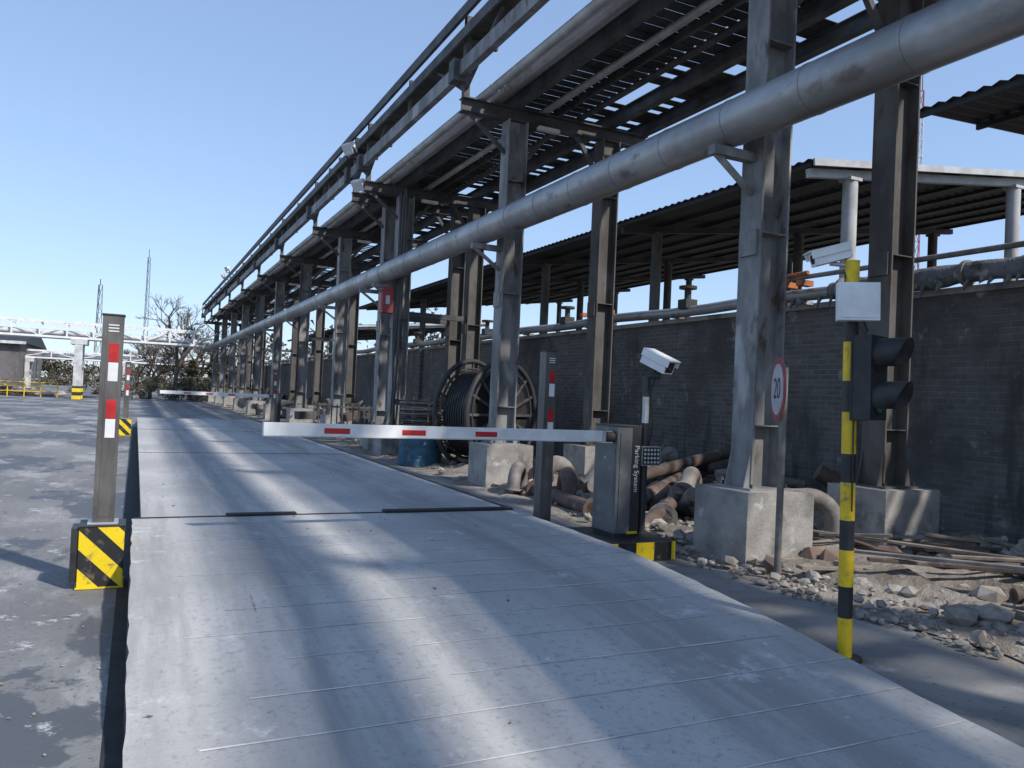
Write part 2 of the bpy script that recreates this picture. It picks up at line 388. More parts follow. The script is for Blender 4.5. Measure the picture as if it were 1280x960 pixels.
for x,z,r,mt in ((4.98,6.46,.075,m_palepipe),(5.25,6.49,.10,m_clad),(6.15,6.45,.06,m_palepipe),(4.74,7.5,.07,m_steel2),(4.9,7.52,.08,m_clad),(6.85,6.46,.05,m_steel2)):
    b.cyl((x,Y0,z),(x,Y1,z),r,mt,14)
    yy=Y0+1
    while yy<Y1: b.cyl((x,yy,z),(x,yy+.04,z),r*1.12,mt,14); yy+=4.7
b.done('rack_service_pipes')
b=MB(); b.T=None
px,pz=5.13,4.26
b.cyl((px,Y0,pz),(px,Y1,pz),.22,m_clad,32)
yy=Y0+.3
while yy<Y1:
    b.cyl((px,yy,pz),(px,yy+.03,pz),.2245,m_clad,32); yy+=.98
b.done('steam_pipe')
b=MB()
for i in range(7):
    x=5.35+.03*math.sin(i*3); y=17.6-.09*i
    b.tube([(x+.02*math.sin(k+i),y+.02*math.cos(k*1.7+i),.6+k*.55) for k in range(11)],.022,m_black if i%2 else m_dark,6)
for (yy) in (30,42): 
    b.tube([(5.38,yy-.2+.02*math.sin(k),.6+k*.55) for k in range(11)],.03,m_black,6)
b.done('cable_bundle')
b=MB(); b.box(5.12,5.4,17.9,18.25,3.35,3.95,m_fadedred); b.box(5.11,5.12,17.95,18.2,3.4,3.9,m_fadedred); b.box(5.2,5.3,17.895,17.9,3.55,3.75,m_whited); b.done('red_junction_box',.01)
for y in (6,12,18,24,30,36):
    b=MB(); b.box(5.95,6.35,y-.22,y-.12,6.05,6.11,m_white); b.box(5.97,6.33,y-.2,y-.14,6.035,6.05,m_led); b.box(6.1,6.2,y-.18,y-.09,6.11,6.15,m_dark); b.done('strip_light')
def flood(p,d):
    b=MB(); b.T=frame(p,d); b.box(-.17,.17,-.05,.08,-.13,.13,m_white); b.box(-.15,.15,-.06,-.05,-.11,.11,m_led)
    for k in range(6): b.box(-.14+k*.055,-.125+k*.055,.08,.12,-.1,.1,m_silver)
    b.box(-.2,-.18,-.02,.02,-.2,.02,m_dark); b.box(.18,.2,-.02,.02,-.2,.02,m_dark); b.box(-.2,.2,-.02,.02,-.22,-.2,m_dark); b.cyl((0,0,-.22),(0,.25,-.4),.025,m_dark,8); b.done('floodlight',.006)
flood((4.25,18.3,7.15),(-.8,-.3,-.5)); flood((4.35,47,8.0),(-.8,-.3,-.4)); flood((4.4,50,8.0),(-.8,.3,-.4)); flood((4.5,18.2,6.3),(-.7,-.4,-.6))

# ---------------------------------------------------------------- wall
b=MB(); b.box(9.0,9.24,-14,66,-.2,3.0,m_brick); b.box(8.95,9.29,-14,66,3.0,3.08,m_conc)
yy=-10
while yy<64: b.box(8.88,9.0,yy,yy+.37,-.2,2.998,m_brick); yy+=12
b.done('brick_wall')
b=MB()
pts=[(8.75+.03*math.sin(k*.7),8+k*.9,3.17+.02*math.sin(k*1.3)) for k in range(64)]
b.tube(pts,.09,m_clad,12)
pts=[(8.78+.01*math.sin(k*1.7),-12+k*.1,3.2+.012*math.sin(k*.5)) for k in range(201)]
b.tube(pts,[.13+.012*math.sin(k*.31)+.008*math.sin(k*1.1) for k in range(201)],m_insul,18,jit=.05)
yy=-3
while yy<7.9: b.cyl((8.78,yy,3.2),(8.78,yy+.05,3.2),.155,m_greypipe,18); yy+=.9
b.cyl((8.55,-12,3.38),(8.55,9,3.40),.035,m_greypipe,8)
for k in range(60):
    y=-2+k*.18+random.random()*.2; L=random.uniform(.03,.16); b.tube([(8.68,y,3.1),(8.66,y+.02,3.08-L*.5),(8.67,y+.04,3.08-L)],[.03,.02,.004],m_insul,5,.5)
yy=8.5
while yy<62: b.box(8.66,8.84,yy,yy+.06,3.05,3.12,m_steel); b.box(8.84,8.94,yy,yy+.06,3.05,3.1,m_steel); yy+=3
b.done('insulated_wall_pipe')
b=MB()
for y in (8.3,8.6,13.5,14.4): b.box(8.5,8.72,y,y+.12,3.28,3.36,m_orange)
b.cyl((8.5,8.2,3.45),(8.5,9.0,3.42),.03,m_orange,8)
for y in (11.2,15.5,20,21,26):
    b.cyl((8.75,y,3.2),(8.75,y,3.55),.06,m_dark,10); b.cyl((8.75,y,3.55),(8.75,y,3.6),.16,m_dark,14); b.box(8.63,8.87,y-.12,y+.12,3.2,3.36,m_dark)
b.done('pipe_valves')

# ---------------------------------------------------------------- sheds
def shed(name,x0,x1,y0,y1,z0,z1,cx,colmat,fascia):
    b=MB(); n=int((y1-y0)/.12); vs=[]
    for j in range(n+1):
        y=y0+(y1-y0)*j/n; dz=.045 if j%2 else 0
        for x,z in ((x0,z0),(x1,z1)): vs.append((x,y,z+dz))
    b.add(vs,[(2*j,2*j+1,2*j+3,2*j+2) for j in range(n)],m_roof)
    k=0; s=(z1-z0)/(x1-x0)
    x=x0+.1
    while x<x1:
        z=z0+s*(x-x0); b.box(x-.03,x+.03,y0+.1,y1-.1,z-.09,z-.005,m_roof); x+=1.4
    y=y0+.2
    while y<y1:
        b.beam((x0+.1,y,z0-.19),(x1-.1,y,z1-.19),.12,.16,m_roof if y>y0+.5 else fascia)
        for c in cx:
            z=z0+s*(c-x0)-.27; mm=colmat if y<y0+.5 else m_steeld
            b.cyl((c,y,-.1),(c,y,z),.14,mm,14); b.box(c-.15,c+.15,y-.15,y+.15,z-.06,z+.0,mm)
        y+=6.2
    if fascia is not m_roof:
        b.beam((x0,y0-.03,z0-.05),(x1,y0-.03,z1-.05),.04,.13,fascia)
    b.done(name,recalc=False)
shed('canopy_shed',11.0,24,10.6,45,6.1,7.75,(12.2,17.2,23),m_shedcol,m_shedcol)
shed('canopy_shed',11.0,22,-16,8.6,6.33,6.9,(11.8,21),m_steeld,m_roof)
shed('canopy_shed',12.0,22,50,72,5.6,6.6,(12.5,21),m_shedcol,m_shedcol)

# ---------------------------------------------------------------- sensor posts
def sensor_post(x,y,base,zt,zb=0):
    b=MB(); z0=zb
    if base:
        b.box(x-.145,x+.145,y-.145,y+.145,.012,.44,m_stripe); b.box(x-.155,x+.155,y-.155,y+.155,0,.012,m_yellow)
        b.box(x-.15,x+.15,y-.15,y+.15,.44,.448,m_black); b.box(x-.195,x-.146,y-.13,y+.1,.05,.43,m_black); z0=.448
        b.box(x-.1,x+.1,y-.1,y+.1,.448,.46,m_silver)
    w=.07; b.box(x-w,x+w,y-w,y+w,z0,zt,m_post)
    b.box(x-w-.006,x+w+.006,y-w-.006,y+w+.006,zt,zt+.012,m_dark)
    f=y-w
    b.box(x-.035,x+.045,f-.003,f,z0+.05,zt-.05,m_post)
    for k in range(3): b.box(x-.03,x+.04,f-.006,f-.003,zt-.075-k*.022,zt-.065-k*.022,m_white)
    for zc,mt in ((zt-.27,m_red),(zt-.41,m_white),(zt-.68,m_red),(zt-.82,m_white)):
        b.box(x-.02,x+.045,f-.006,f-.003,zc-.068,zc+.068,mt)
    return b.done('sensor_post',.004)
sensor_post(-.165,6.46,True,1.96)
sensor_post(4.0,7.45,False,2.0)
sensor_post(-.2,23.5,True,1.96)
sensor_post(4.05,26.2,False,2.0)

# ---------------------------------------------------------------- barrier gate
def barrier(x,y,x_end,full=True):
    b=MB()
    b.box(3.8,x+.38,y-.45,y+.42,-.01,.17,m_conc)
    b.box(3.79,x+.39,y-.46,y+.43,.17,.2,m_black)
    b.box(3.82,x+.39,y-.466,y-.46,.03,.199,m_stripe2); b.box(x+.39,x+.396,y-.45,y+.4,.03,.199,m_stripe2)
    xa,xb,ya,yb=x-.135,x+.135,y-.2,y+.2
    b.box(xa+.01,xb-.01,ya+.01,yb-.01,.2,.24,m_black)
    b.box(xa,xb-.1,ya,yb,.24,1.26,m_mach)
    b.box(xb-.1,xb,ya-.004,yb+.004,.24,1.275,m_mach2)
    b.box(xa-.006,xb-.1,ya-.006,yb+.006,1.26,1.275,m_mach2)
    b.box(xa+.03,xa+.035,ya-.004,ya,.3,1.2,m_mach2)
    b.box(xa-.004,xa,ya+.03,yb-.03,.30,1.05,m_mach)
    b.cyl((xa-.008,y,.95),(xa-.003,y,.95),.014,m_silver,10)
    b.box(xb-.13,xb-.01,ya-.008,ya-.003,.235,.26,m_yellow)
    b.cyl((xa-.1,y-.12,1.16),(xa,y-.12,1.16),.06,m_dark,20)
    b.box(xa-.14,xa-.02,y-.155,y-.085,1.10,1.215,m_silver)
    x0=xa-.12
    b.box(x_end,x0,y-.14,y-.10,1.11,1.215,m_white)
    b.box(x_end-.008,x_end,y-.142,y-.098,1.108,1.217,m_silver)
    b.box(x_end,x0,y-.143,y-.14,1.106,1.116,m_whited)
    for xc in (1.495,2.15,2.82): b.box(xc-.105,xc+.105,y-.1435,y-.14,1.135,1.18,m_red)
    ob=b.done('barrier_gate',.005)
    if full:
        T=Matrix.Translation((xb-.045,ya-.006,.86))@Matrix.Rotation(math.radians(90),4,'X')@Matrix.Rotation(math.radians(-90),4,'Z')
        text('cabinet_lettering','Parking System',.074,T,m_white,ob)
    return ob
barrier(4.3,6.5,.92)
barrier(4.25,27,.7,False)

# ---------------------------------------------------------------- camera pole
b=MB(); cx,cy=4.57,6.44
b.cyl((cx,cy,.2),(cx,cy,.215),.11,m_dark,16); b.cyl((cx,cy,.2),(cx,cy,1.3),.042,m_mach2,16); b.cyl((cx,cy,1.3),(cx,cy,1.56),.034,m_silver,16); b.cyl((cx,cy,1.56),(cx,cy,1.76),.036,m_mach2,16)
b.cyl((cx,cy,1.75),(cx+.06,cy-.06,1.8),.028,m_dark,10); b.cyl((cx+.02,cy-.02,1.77),(cx+.09,cy-.09,1.77),.035,m_dark,12)
b.T=frame((cx+.07,cy-.07,1.92),(.3,-.85,-.38))
b.box(-.08,.08,-.16,.14,-.075,.065,m_white); b.box(-.09,.09,-.2,.15,.067,.077,m_white); b.box(-.09,-.083,-.19,.15,.0,.067,m_white); b.box(.083,.09,-.19,.15,.0,.067,m_white)
b.box(-.06,.06,-.164,-.16,-.06,.045,m_glass); b.cyl((0,-.164,0),(0,-.17,0),.03,m_dark,14); b.box(-.03,.03,-.03,.06,-.105,-.075,m_dark)
b.T=frame((cx+.02,cy-.1,.98),(.05,-1,0))
b.box(-.115,.115,0,.045,-.095,.095,m_silver); b.box(-.105,.105,-.003,0,-.085,.085,m_mach2)
for i in range(5):
    for j in range(4): b.cyl((-.08+i*.04,-.008,-.06+j*.04),(-.08+i*.04,-.003,-.06+j*.04),.013,m_led,10)
b.box(-.03,.03,.045,.07,-.04,.04,m_dark)
b.T=None
b.tube([(cx+.045,cy,1.0),(cx+.08,cy-.02,1.3),(cx+.05,cy,1.6),(cx+.08,cy-.05,1.8)],.008,m_black,6)
b.done('surveillance_camera_pole',.003)

# ---------------------------------------------------------------- striped pole with antenna, camera, traffic light
sx,sy=3.965,3.42
rt=Vector((.65,-.76,0)); vw=Vector((.76,.65,0))
pole=bpy.data.objects.new('striped_signal_pole',None); sc.collection.objects.link(pole)
Bp=Vector((sx,sy,0)); pole.matrix_world=Matrix.Translation(Bp)@Matrix.Rotation(-.016,4,vw)@Matrix.Translation(-Bp)
b=MB(); zs=[-.02,.25,.44,.66,.84,1.07,1.245,1.5,1.69,1.93,2.08,2.42]
for i in range(len(zs)-1): b.cyl((sx,sy,zs[i]),(sx,sy,zs[i+1]),.0425,m_yellow if i%2==0 else m_black,24,caps=False)
b.cyl((sx,sy,2.42),(sx,sy,2.43),.044,m_yellow,24); b.cyl((sx,sy,-.01),(sx,sy,.015),.1,m_dark,20)
b.done('pole_shaft',parent=pole)
b=MB(); pc=Vector((sx,sy,2.165))-vw*.085+rt*.035; b.T=frame(pc,(-.55,-.83,.03))
b.box(-.12,.12,-.035,.03,-.115,.115,m_white); b.box(-.105,.105,-.04,-.035,-.1,.1,m_white); b.box(-.04,.04,.03,.06,-.06,.06,m_dark)
b.done('antenna_panel',.012,pole)
b=MB(); c=Vector((sx,sy,2.47))-rt*.13; b.T=frame(c,(-.7,.35,-.22))
b.box(-.05,.05,-.11,.12,-.045,.045,m_white); b.box(-.06,.06,-.14,.13,.045,.052,m_white); b.cyl((0,-.113,0),(0,-.11,0),.03,m_glass,14); b.box(-.06,-.055,-.13,.12,0,.045,m_white); b.box(.055,.06,-.13,.12,0,.045,m_white)
b.T=None; b.cyl(c+Vector((0,0,-.05)),Vector((sx,sy,2.4)),.014,m_silver,8)
b.done('bullet_camera',.003,pole)
b=MB(); c=Vector((sx,sy,1.71))+rt*.115; b.T=frame(c,(.3,-.95,0))
b.box(-.12,.12,-.05,.06,-.255,.255,m_black); b.box(-.125,.125,.06,.07,-.26,.26,m_black)
for zc,ml in ((.135,m_redlens),(-.125,m_green)):
    b.cyl((0,-.05,zc),(0,-.062,zc),.098,m_black,28); b.cyl((0,-.062,zc),(0,-.07,zc),.085,ml,28,.07)
    n=26; vs=[]; a0,a1=-.6,math.pi+.6
    for k in range(n+1):
        t=a0+(a1-a0)*k/n; L=.07+.11*max(0,math.sin((t-a0)/(a1-a0)*math.pi))**.45
        for r in (.1,.105):
            vs.append((r*math.cos(t),-.05,zc+r*math.sin(t))); vs.append((r*math.cos(t),-.05-L,zc+r*math.sin(t)))
    fs=[]
    for k in range(n):
        o=4*k; fs+=[(o,o+1,o+5,o+4),(o+2,o+6,o+7,o+3),(o+1,o+3,o+7,o+5)]
    b.add(vs,fs,m_black,True)
b.T=None
for z in (1.55,1.88): b.cyl((sx,sy,z),tuple(Vector((c.x,c.y,z))),.018,m_dark,8)
b.done('traffic_light',parent=pole)
b=MB(); b.tube([(sx+.02,sy-.05,2.1),(sx+.06,sy-.07,2.0),(sx+.0,sy-.06,1.9),(sx+.05,sy-.05,1.8)],.006,m_black,6); b.tube([(sx,sy+.05,2.45),(sx-.06,sy,2.3),(sx-.03,sy-.04,2.05),(sx-.02,sy-.05,1.5),(sx-.02,sy-.05,.9)],.005,m_black,6); b.done('pole_cables',parent=pole)

# ---------------------------------------------------------------- speed limit sign
qx,qy=5.14,5.18
b=MB(); b.cyl((qx,qy,-.02),(qx,qy,1.87),.03,m_greypipe,14); b.cyl((qx,qy,1.87),(qx,qy,1.88),.032,m_dark,14)
Tn=frame((qx-.055,qy+.01,1.67),(-.85,.53,0)); b.T=Tn
b.cyl((0,-.0,0),(0,-.012,0),.28,m_fadedred,48); b.cyl((0,-.012,0),(0,-.0145,0),.225,m_fadedwhite,48); b.cyl((0,.0,0),(0,.004,0),.276,m_silver,48)
b.box(-.04,.04,.004,.03,-.03,.03,m_dark)
s=b.done('speed_limit_sign'); text('numerals','20',.26,Tn@Matrix.Translation((0,-.016,0))@Matrix.Rotation(math.radians(90),4,'X'),m_black,s)

# ---------------------------------------------------------------- rubble, pipes, drums
b=MB()
for i in range(2500):
    x=random.uniform(5.0,8.9); y=random.uniform(.5,30) if random.random()<.4 else random.uniform(1.5,9)
    if x<5.25 and random.random()<.6: continue
    r=random.choice([.015,.02,.02,.03,.03,.04,.05,.07]) if random.random()<.93 else random.uniform(.08,.15)
    b.rock((x,y,.05+r*.4),r,m_rock if random.random()<.8 else m_rock2)
for i in range(260):
    x=random.gauss(7.9,.45); y=random.gauss(3.5,1.2); x=min(x,8.8); r=random.uniform(.03,.12); b.rock((x,y,.08+random.random()*.25*max(0,1-abs(x-8)/1)),r,m_rock)
for i in range(420):
    x=random.uniform(4.8,5.6); y=random.uniform(3.0,6.4); r=random.uniform(.008,.04); b.rock((x,y,.01+r*.4),r,m_rock)
b.done('rubble_pile',recalc=False)
b=MB()
for i in range(48):
    x=random.uniform(5.9,8.0); y=random.uniform(1.8,5.6); a=random.gauss(.9,.5); L=random.uniform(.4,2.0)
    d=Vector((math.cos(a),-math.sin(a)*1,0))*L/2; z=.12+random.random()*.18
    b.beam((x-d.x,y-d.y,z),(x+d.x,y+d.y,z+random.uniform(-.1,.1)),random.uniform(.03,.11),random.uniform(.02,.04),random.choice([m_wood,m_wood,m_rust,m_greypipe]))
b.done('scrap_planks',.003)
def elbow(b,c,R,r,a0,a1,yaw,mat,legs=.3):
    c=Vector(c); q=Matrix.Rotation(yaw,3,'Z'); pts=[]
    ts=[a0+(a1-a0)*k/10 for k in range(11)]
    P=[Vector((R*math.cos(t),0,R*math.sin(t))) for t in ts]
    d0=(P[0]-P[1]).normalized(); d1=(P[-1]-P[-2]).normalized()
    P=[P[0]+d0*legs]+P+[P[-1]+d1*legs]
    P=[c+q@p for p in P]; b.tube(P,r,mat,16)
    for A,B in ((P[0],P[1]),(P[-1],P[-2])):
        dd=(B-A).normalized(); b.cyl(A,A+dd*.035,r*1.5,mat,18)
b=MB()
elbow(b,(6.45,6.1,.3),.28,.1,-.1,1.75,-.5,m_greypipe,.3)
elbow(b,(5.9,10.6,.2),.3,.13,0,3.1,.3,m_greypipe,.1)
elbow(b,(6.3,9.6,.15),.35,.14,0,2.6,-.4,m_greypipe,.1)
elbow(b,(5.6,9.7,.15),.28,.12,0,3.1,1.2,m_rust,.1)
elbow(b,(6.9,8.6,.25),.3,.11,0,2.2,.7,m_greypipe,.3)
elbow(b,(5.45,11.0,.1),.3,.1,0,3.1,.9,m_greypipe,.05)
elbow(b,(7.3,10.8,.2),.35,.13,0,2.4,.2,m_greypipe,.2)
for (p,q,r,mt) in (((5.6,8.2,.2),(7.3,9.3,.42),.1,m_rust),((5.5,9.2,.15),(7.6,8.9,.3),.08,m_greypipe),((6.2,7.3,.3),(8.4,8.6,.7),.07,m_rust),((5.7,7.6,.14),(6.6,8.7,.16),.12,m_greypipe),
   ((6.5,10.1,.3),(8.3,10.9,.6),.12,m_greypipe),((6.4,9.2,.45),(8.5,9.6,.8),.09,m_rust),((5.3,8.5,.12),(5.5,10.5,.12),.1,m_rust),((6.1,7.1,.15),(7.9,7.7,.2),.13,m_greypipe),((5.9,3.6,.2),(8.0,2.5,.3),.04,m_rust)):
    b.cyl(p,q,r,mt,16); v=(Vector(q)-Vector(p)).normalized(); b.cyl(p,Vector(p)+v*.04,r*1.5,mt,18); b.cyl(q,Vector(q)-v*.04,r*1.5,mt,18)
for i in range(70):
    x=random.uniform(5.5,8.6); y=random.uniform(7.4,12); z=random.uniform(.1,.5)*(x-5)/3+.08; a=Vector((random.gauss(0,1),random.gauss(0,1),random.gauss(0,.4))).normalized()*random.uniform(.08,.4); r=random.uniform(.04,.12)
    b.cyl(Vector((x,y,z))-a,Vector((x,y,z))+a,r,random.choice([m_greypipe,m_rust,m_dark]),12)
b.done('scrap_pipe_heap')
def drum(p,R,W,yaw,tilt=0):
    b=MB(); b.T=Matrix.Translation(p)@Matrix.Rotation(yaw,4,'Z')@Matrix.Rotation(tilt,4,'X')
    for s_ in (-1,1):
        y=s_*W/2
        n=36
        b.tube([(R*math.cos(2*math.pi*k/n),y,R*math.sin(2*math.pi*k/n)) for k in range(n+1)],.055,m_dark,8)
        b.tube([(R*.86*math.cos(2*math.pi*k/n),y,R*.86*math.sin(2*math.pi*k/n)) for k in range(n+1)],.025,m_dark,6)
        for k in range(16):
            t=2*math.pi*k/16; b.beam((.1*math.cos(t),y,.1*math.sin(t)),(R*math.cos(t),y,R*math.sin(t)),.03,.05,m_steel2)
        b.cyl((0,y-.03,0),(0,y+.03,0),.18,m_dark,20)
    b.cyl((0,-W/2+.05,0),(0,W/2-.05,0),R*.8,m_black,32)
    for k in range(12): b.cyl((0,-W/2+.06+k*W*.075,0),(0,-W/2+.1+k*W*.075,0),R*.83,m_black,32)
    return b.done('cable_drum')
drum((6.5,14.7,1.12),1.08,.85,.45); drum((7.3,17.4,.95),.9,.6,.2)
b=MB(); ox,oy=5.35,15.4
b.cyl((ox,oy,.0),(ox,oy,.62),.44,m_blue,30)
for z in (.02,.2,.42,.6): b.cyl((ox,oy,z),(ox,oy,z+.025),.455,m_blue,30)
for k in range(16):
    z=.66+k*.045; n=24; jx,jy=random.uniform(-.04,.04),random.uniform(-.04,.04)
    b.tube([(ox+jx+.42*math.cos(2*math.pi*i/n),oy+jy+.42*math.sin(2*math.pi*i/n),z) for i in range(n+1)],.017,random.choice([m_rust,m_greypipe,m_dark]),6)
for k in range(8): t=k*.785; b.beam((ox+.4*math.cos(t),oy+.4*math.sin(t),.6),(ox+.4*math.cos(t),oy+.4*math.sin(t),1.42),.03,.03,m_wood)
b.done('stacked_wire_coil_on_drum')
b=MB(); ox,oy=6.0,17.0
for k in range(14):
    n=24; b.tube([(ox+.5*math.cos(2*math.pi*i/n),oy+.5*math.sin(2*math.pi*i/n),.2+k*.07) for i in range(n+1)],.03,random.choice([m_rust,m_dark,m_greypipe]),6)
b.done('stacked_wire_coil')
b=MB()
for i in range(240):
    y=random.uniform(18,60); x=random.uniform(5.4,8.6); z=random.uniform(.1,.9); s_=random.uniform(.1,.5)
    k=random.random(); mt=random.choice([m_rust,m_dark,m_greypipe,m_steel2,m_dark,m_steel2])
    if k<.5: b.cbox((x,y,z),(s_,s_*random.uniform(.4,1.5),s_*random.uniform(.3,1)),mt,Matrix.Rotation(random.random()*3,3,'Z')@Matrix.Rotation(random.gauss(0,.2),3,'X'))
    else:
        a=Vector((random.gauss(0,1),random.gauss(0,1),random.gauss(0,.5))).normalized()*s_*1.4; b.cyl(Vector((x,y,z))-a,Vector((x,y,z))+a,s_*.25,mt,10)
b.done('scrap_machinery_heap',.01)
b=MB()
for x0,y0 in ((5.2,20.5),(5.2,23),(5.3,26.0)):
    for k in range(9): b.box(x0+k*.16,x0+k*.16+.03,y0,y0+.03,.05,1.05,m_steel2)
    b.box(x0,x0+1.31,y0-.005,y0+.035,.95,1.0,m_steel2); b.box(x0,x0+1.31,y0-.005,y0+.035,.2,.25,m_steel2)
b.done('steel_guard_fence')

# ---------------------------------------------------------------- far left: pipe bridge, building, towers
def bridge(xa,xb,y0,y1,z0,z1,step,cols,colw,stripe=False,npipes=3):
    b=MB(); t=.12
    for y in (y0,y1):
        b.box(xa,xb,y-t/2,y+t/2,z0,z0+.14,m_white); b.box(xa,xb,y-t/2,y+t/2,z1-.14,z1,m_white)
        x=xa;i=0
        while x<xb-.01:
            b.box(x,x+.1,y-.05,y+.05,z0+.14,z1-.14,m_white)
            b.beam((x,y,z0+.1 if i%2 else z1-.1),(x+step,y,z1-.1 if i%2 else z0+.1),.07,.07,m_white); x+=step;i+=1
    x=xa
    while x<xb: b.box(x,x+.1,y0+.06,y1-.06,z0+.01,z0+.13,m_whited); b.box(x,x+.1,y0+.06,y1-.06,z1-.13,z1-.01,m_whited); x+=step
    for k in range(npipes):
        yy=y0+.4+k*(y1-y0-.6)/max(1,npipes-1); b.cyl((xa,yy,z0+.36),(xb,yy,z0+.36),.18,[m_whited,m_palepipe,m_clad][k%3],12)
    for cx in cols:
        for y in (y0,y1): b.box(cx-colw/2,cx+colw/2,y-.18,y+.18,.9 if stripe else 0,z0,m_whited); (b.box(cx-colw/2-.02,cx+colw/2+.02,y-.2,y+.2,0,.9,m_stripeh) if stripe else None)
        b.box(cx-.5,cx+.5,y0-.2,y1+.2,z0-.35,z0-.001,m_whited)
    b.done('pipe_bridge')
bridge(-46,4.3,61,63,4.1,5.25,1.6,(-3.6,-21,-38),.5,True)
bridge(-60,8,84,85.5,3.1,3.9,2.2,(-9,-24,-1),.35)
b=MB(); b.box(-34,-9.2,80,98,0,4.3,m_brick2)
b.add([(-34.4,79.5,4.3),(-8.8,79.5,4.3),(-8.8,98.5,4.3),(-34.4,98.5,4.3),(-34.4,89,5.9),(-8.8,89,5.9)],[(0,1,5,4),(3,4,5,2),(1,2,5),(0,4,3),(0,3,2,1)],m_roof)
b.box(-34.5,-8.7,79.4,79.5,4.15,4.4,m_whited)
for k in range(6):
    x=-12.5-k*4; b.box(x-.9,x+.9,79.95,80.02,1.2,3.0,m_glass); b.box(x-1,x+1,79.9,80.0,1.05,1.2,m_conc); b.box(x-.04,x+.04,79.93,79.95,1.2,3,m_whited); b.box(x-.9,x+.9,79.93,79.949,2.2,2.27,m_whited)
for k in range(3):
    y=84+k*5; b.box(-9.22,-9.15,y-.9,y+.9,1.2,3.0,m_glass); b.box(-9.2,-9.1,y-1,y+1,1.05,1.2,m_conc)
b.done('brick_building')
b=MB()
for i in range(260):
    x=random.gauss(-12.5,3.3); y=random.gauss(68,1.2); z=random.uniform(0,1.3)*max(.1,1-abs(x+13)/7)
    if random.random()<.5: b.rock((x,y,z+.1),random.uniform(.15,.45),random.choice([m_rock,m_rock2,m_conc]))
    else:
        a=random.uniform(-.5,.5); L=random.uniform(.6,2); b.beam((x-L*math.cos(a),y-L*math.sin(a)*.5,z),(x+L*math.cos(a),y+L*.5*math.sin(a),z+random.uniform(-.2,.3)),.12,.1,random.choice([m_wood,m_rock2,m_rust]))
b.done('timber_and_rubble_stack')
b=MB(); x=-14
while x<-4.5:
    b.box(x,x+.06,64.0,64.06,0,1.05,m_yellow); x+=1.0
for z in (.35,.7,1.0): b.box(-14,-4.9,64.01,64.05,z,z+.05,m_yellow)
b.done('yellow_railing')
def mast(x,y,h,w,mats):
    b=MB(); n=int(h/(w*1.6)); pr=None
    for k in range(n+1):
        z=h*k/n; ww=w*(1-.5*k/n)/2; P=[Vector((x+ww*math.cos(a),y+ww*math.sin(a),z)) for a in (.3,2.4,4.5)]
        if pr:
            mt=mats[(k//5)%len(mats)]
            for i in range(3):
                b.beam(pr[i],P[i],w*.06,w*.06,mt); b.beam(pr[i],P[(i+1)%3],w*.035,w*.035,mt); b.beam(P[i],P[(i+1)%3],w*.035,w*.035,mt)
        pr=P
    b.cyl((x,y,h),(x,y,h*1.06),w*.05,mats[0],6); b.done('lattice_mast',recalc=False)
mast(1.2,165,25,1.1,[m_steel2]); mast(-11.5,280,31,2.6,[m_steel2]); mast(89,68,43,1.3,[m_fadedred,m_whited]); mast(60,62,17,1.0,[m_steel2])
for x,y,h in ((-20,140,10),(9.5,100,11)):
    b=MB(); b.cyl((x,y,0),(x,y,h),.16,m_conc,8,.1); b.box(x-1,x+1,y-.06,y+.06,h-.8,h-.68,m_dark)
    for dx in (-.9,-.3,.3,.9): b.cyl((x+dx,y,h-.68),(x+dx,y,h-.45),.06,m_whited,6)
    b.done('utility_pole')

# ---------------------------------------------------------------- trees
def branch(b,p,d,L,r,depth,tw):
    q=p+d*L; b.cyl(p,q,r,m_bark if depth>2 else m_twig,6 if depth>2 else 3,r*.65,caps=False)
    if depth==0: return
    for i in range(3 if depth>1 else 4):
        a=Vector((random.gauss(0,1),random.gauss(0,1),random.gauss(.25,.6))).normalized()
        nd=(d*.9+a*.75).normalized(); nd.z=max(nd.z,-.05)
        branch(b,p+d*L*random.uniform(.6,1),nd.normalized(),L*random.uniform(.6,.82),r*.62,depth-1,tw)
def bare(x,y,h):
    b=MB(); branch(b,Vector((x,y,-.1)),Vector((random.gauss(0,.05),random.gauss(0,.05),1)).normalized(),h*.27,h*.022,6,0); b.done('bare_tree',recalc=False)
for x,y,h in ((2.9,70,11),(4.2,73,9),(1.2,76,8),(5.6,80,9.5),(0.2,90,9),(9,95,10),(-3,120,8),(2.2,84,8)): bare(x,y,h)
def leafy(b,c,rx,ry,rz,n,s,mats):
    cl=[(Vector((random.gauss(0,.45)*rx,random.gauss(0,.45)*ry,random.uniform(-.9,.9)*rz)),random.uniform(.25,.5)) for _ in range(max(6,n//70))]
    for i in range(n):
        o,cr=random.choice(cl); d=Vector((random.gauss(0,1),random.gauss(0,1),random.gauss(0,1))).normalized()*random.random()**.4*cr
        p=Vector(c)+o+Vector((d.x*rx,d.y*ry,d.z*rz)); 
        if p.z<0.02: p.z=abs(p.z)+.02
        vs=[p+Vector((random.uniform(-s,s),random.uniform(-s,s),random.uniform(-s,s))) for _ in range(3)]
        b.add(vs,[(0,1,2)],random.choice(mats))
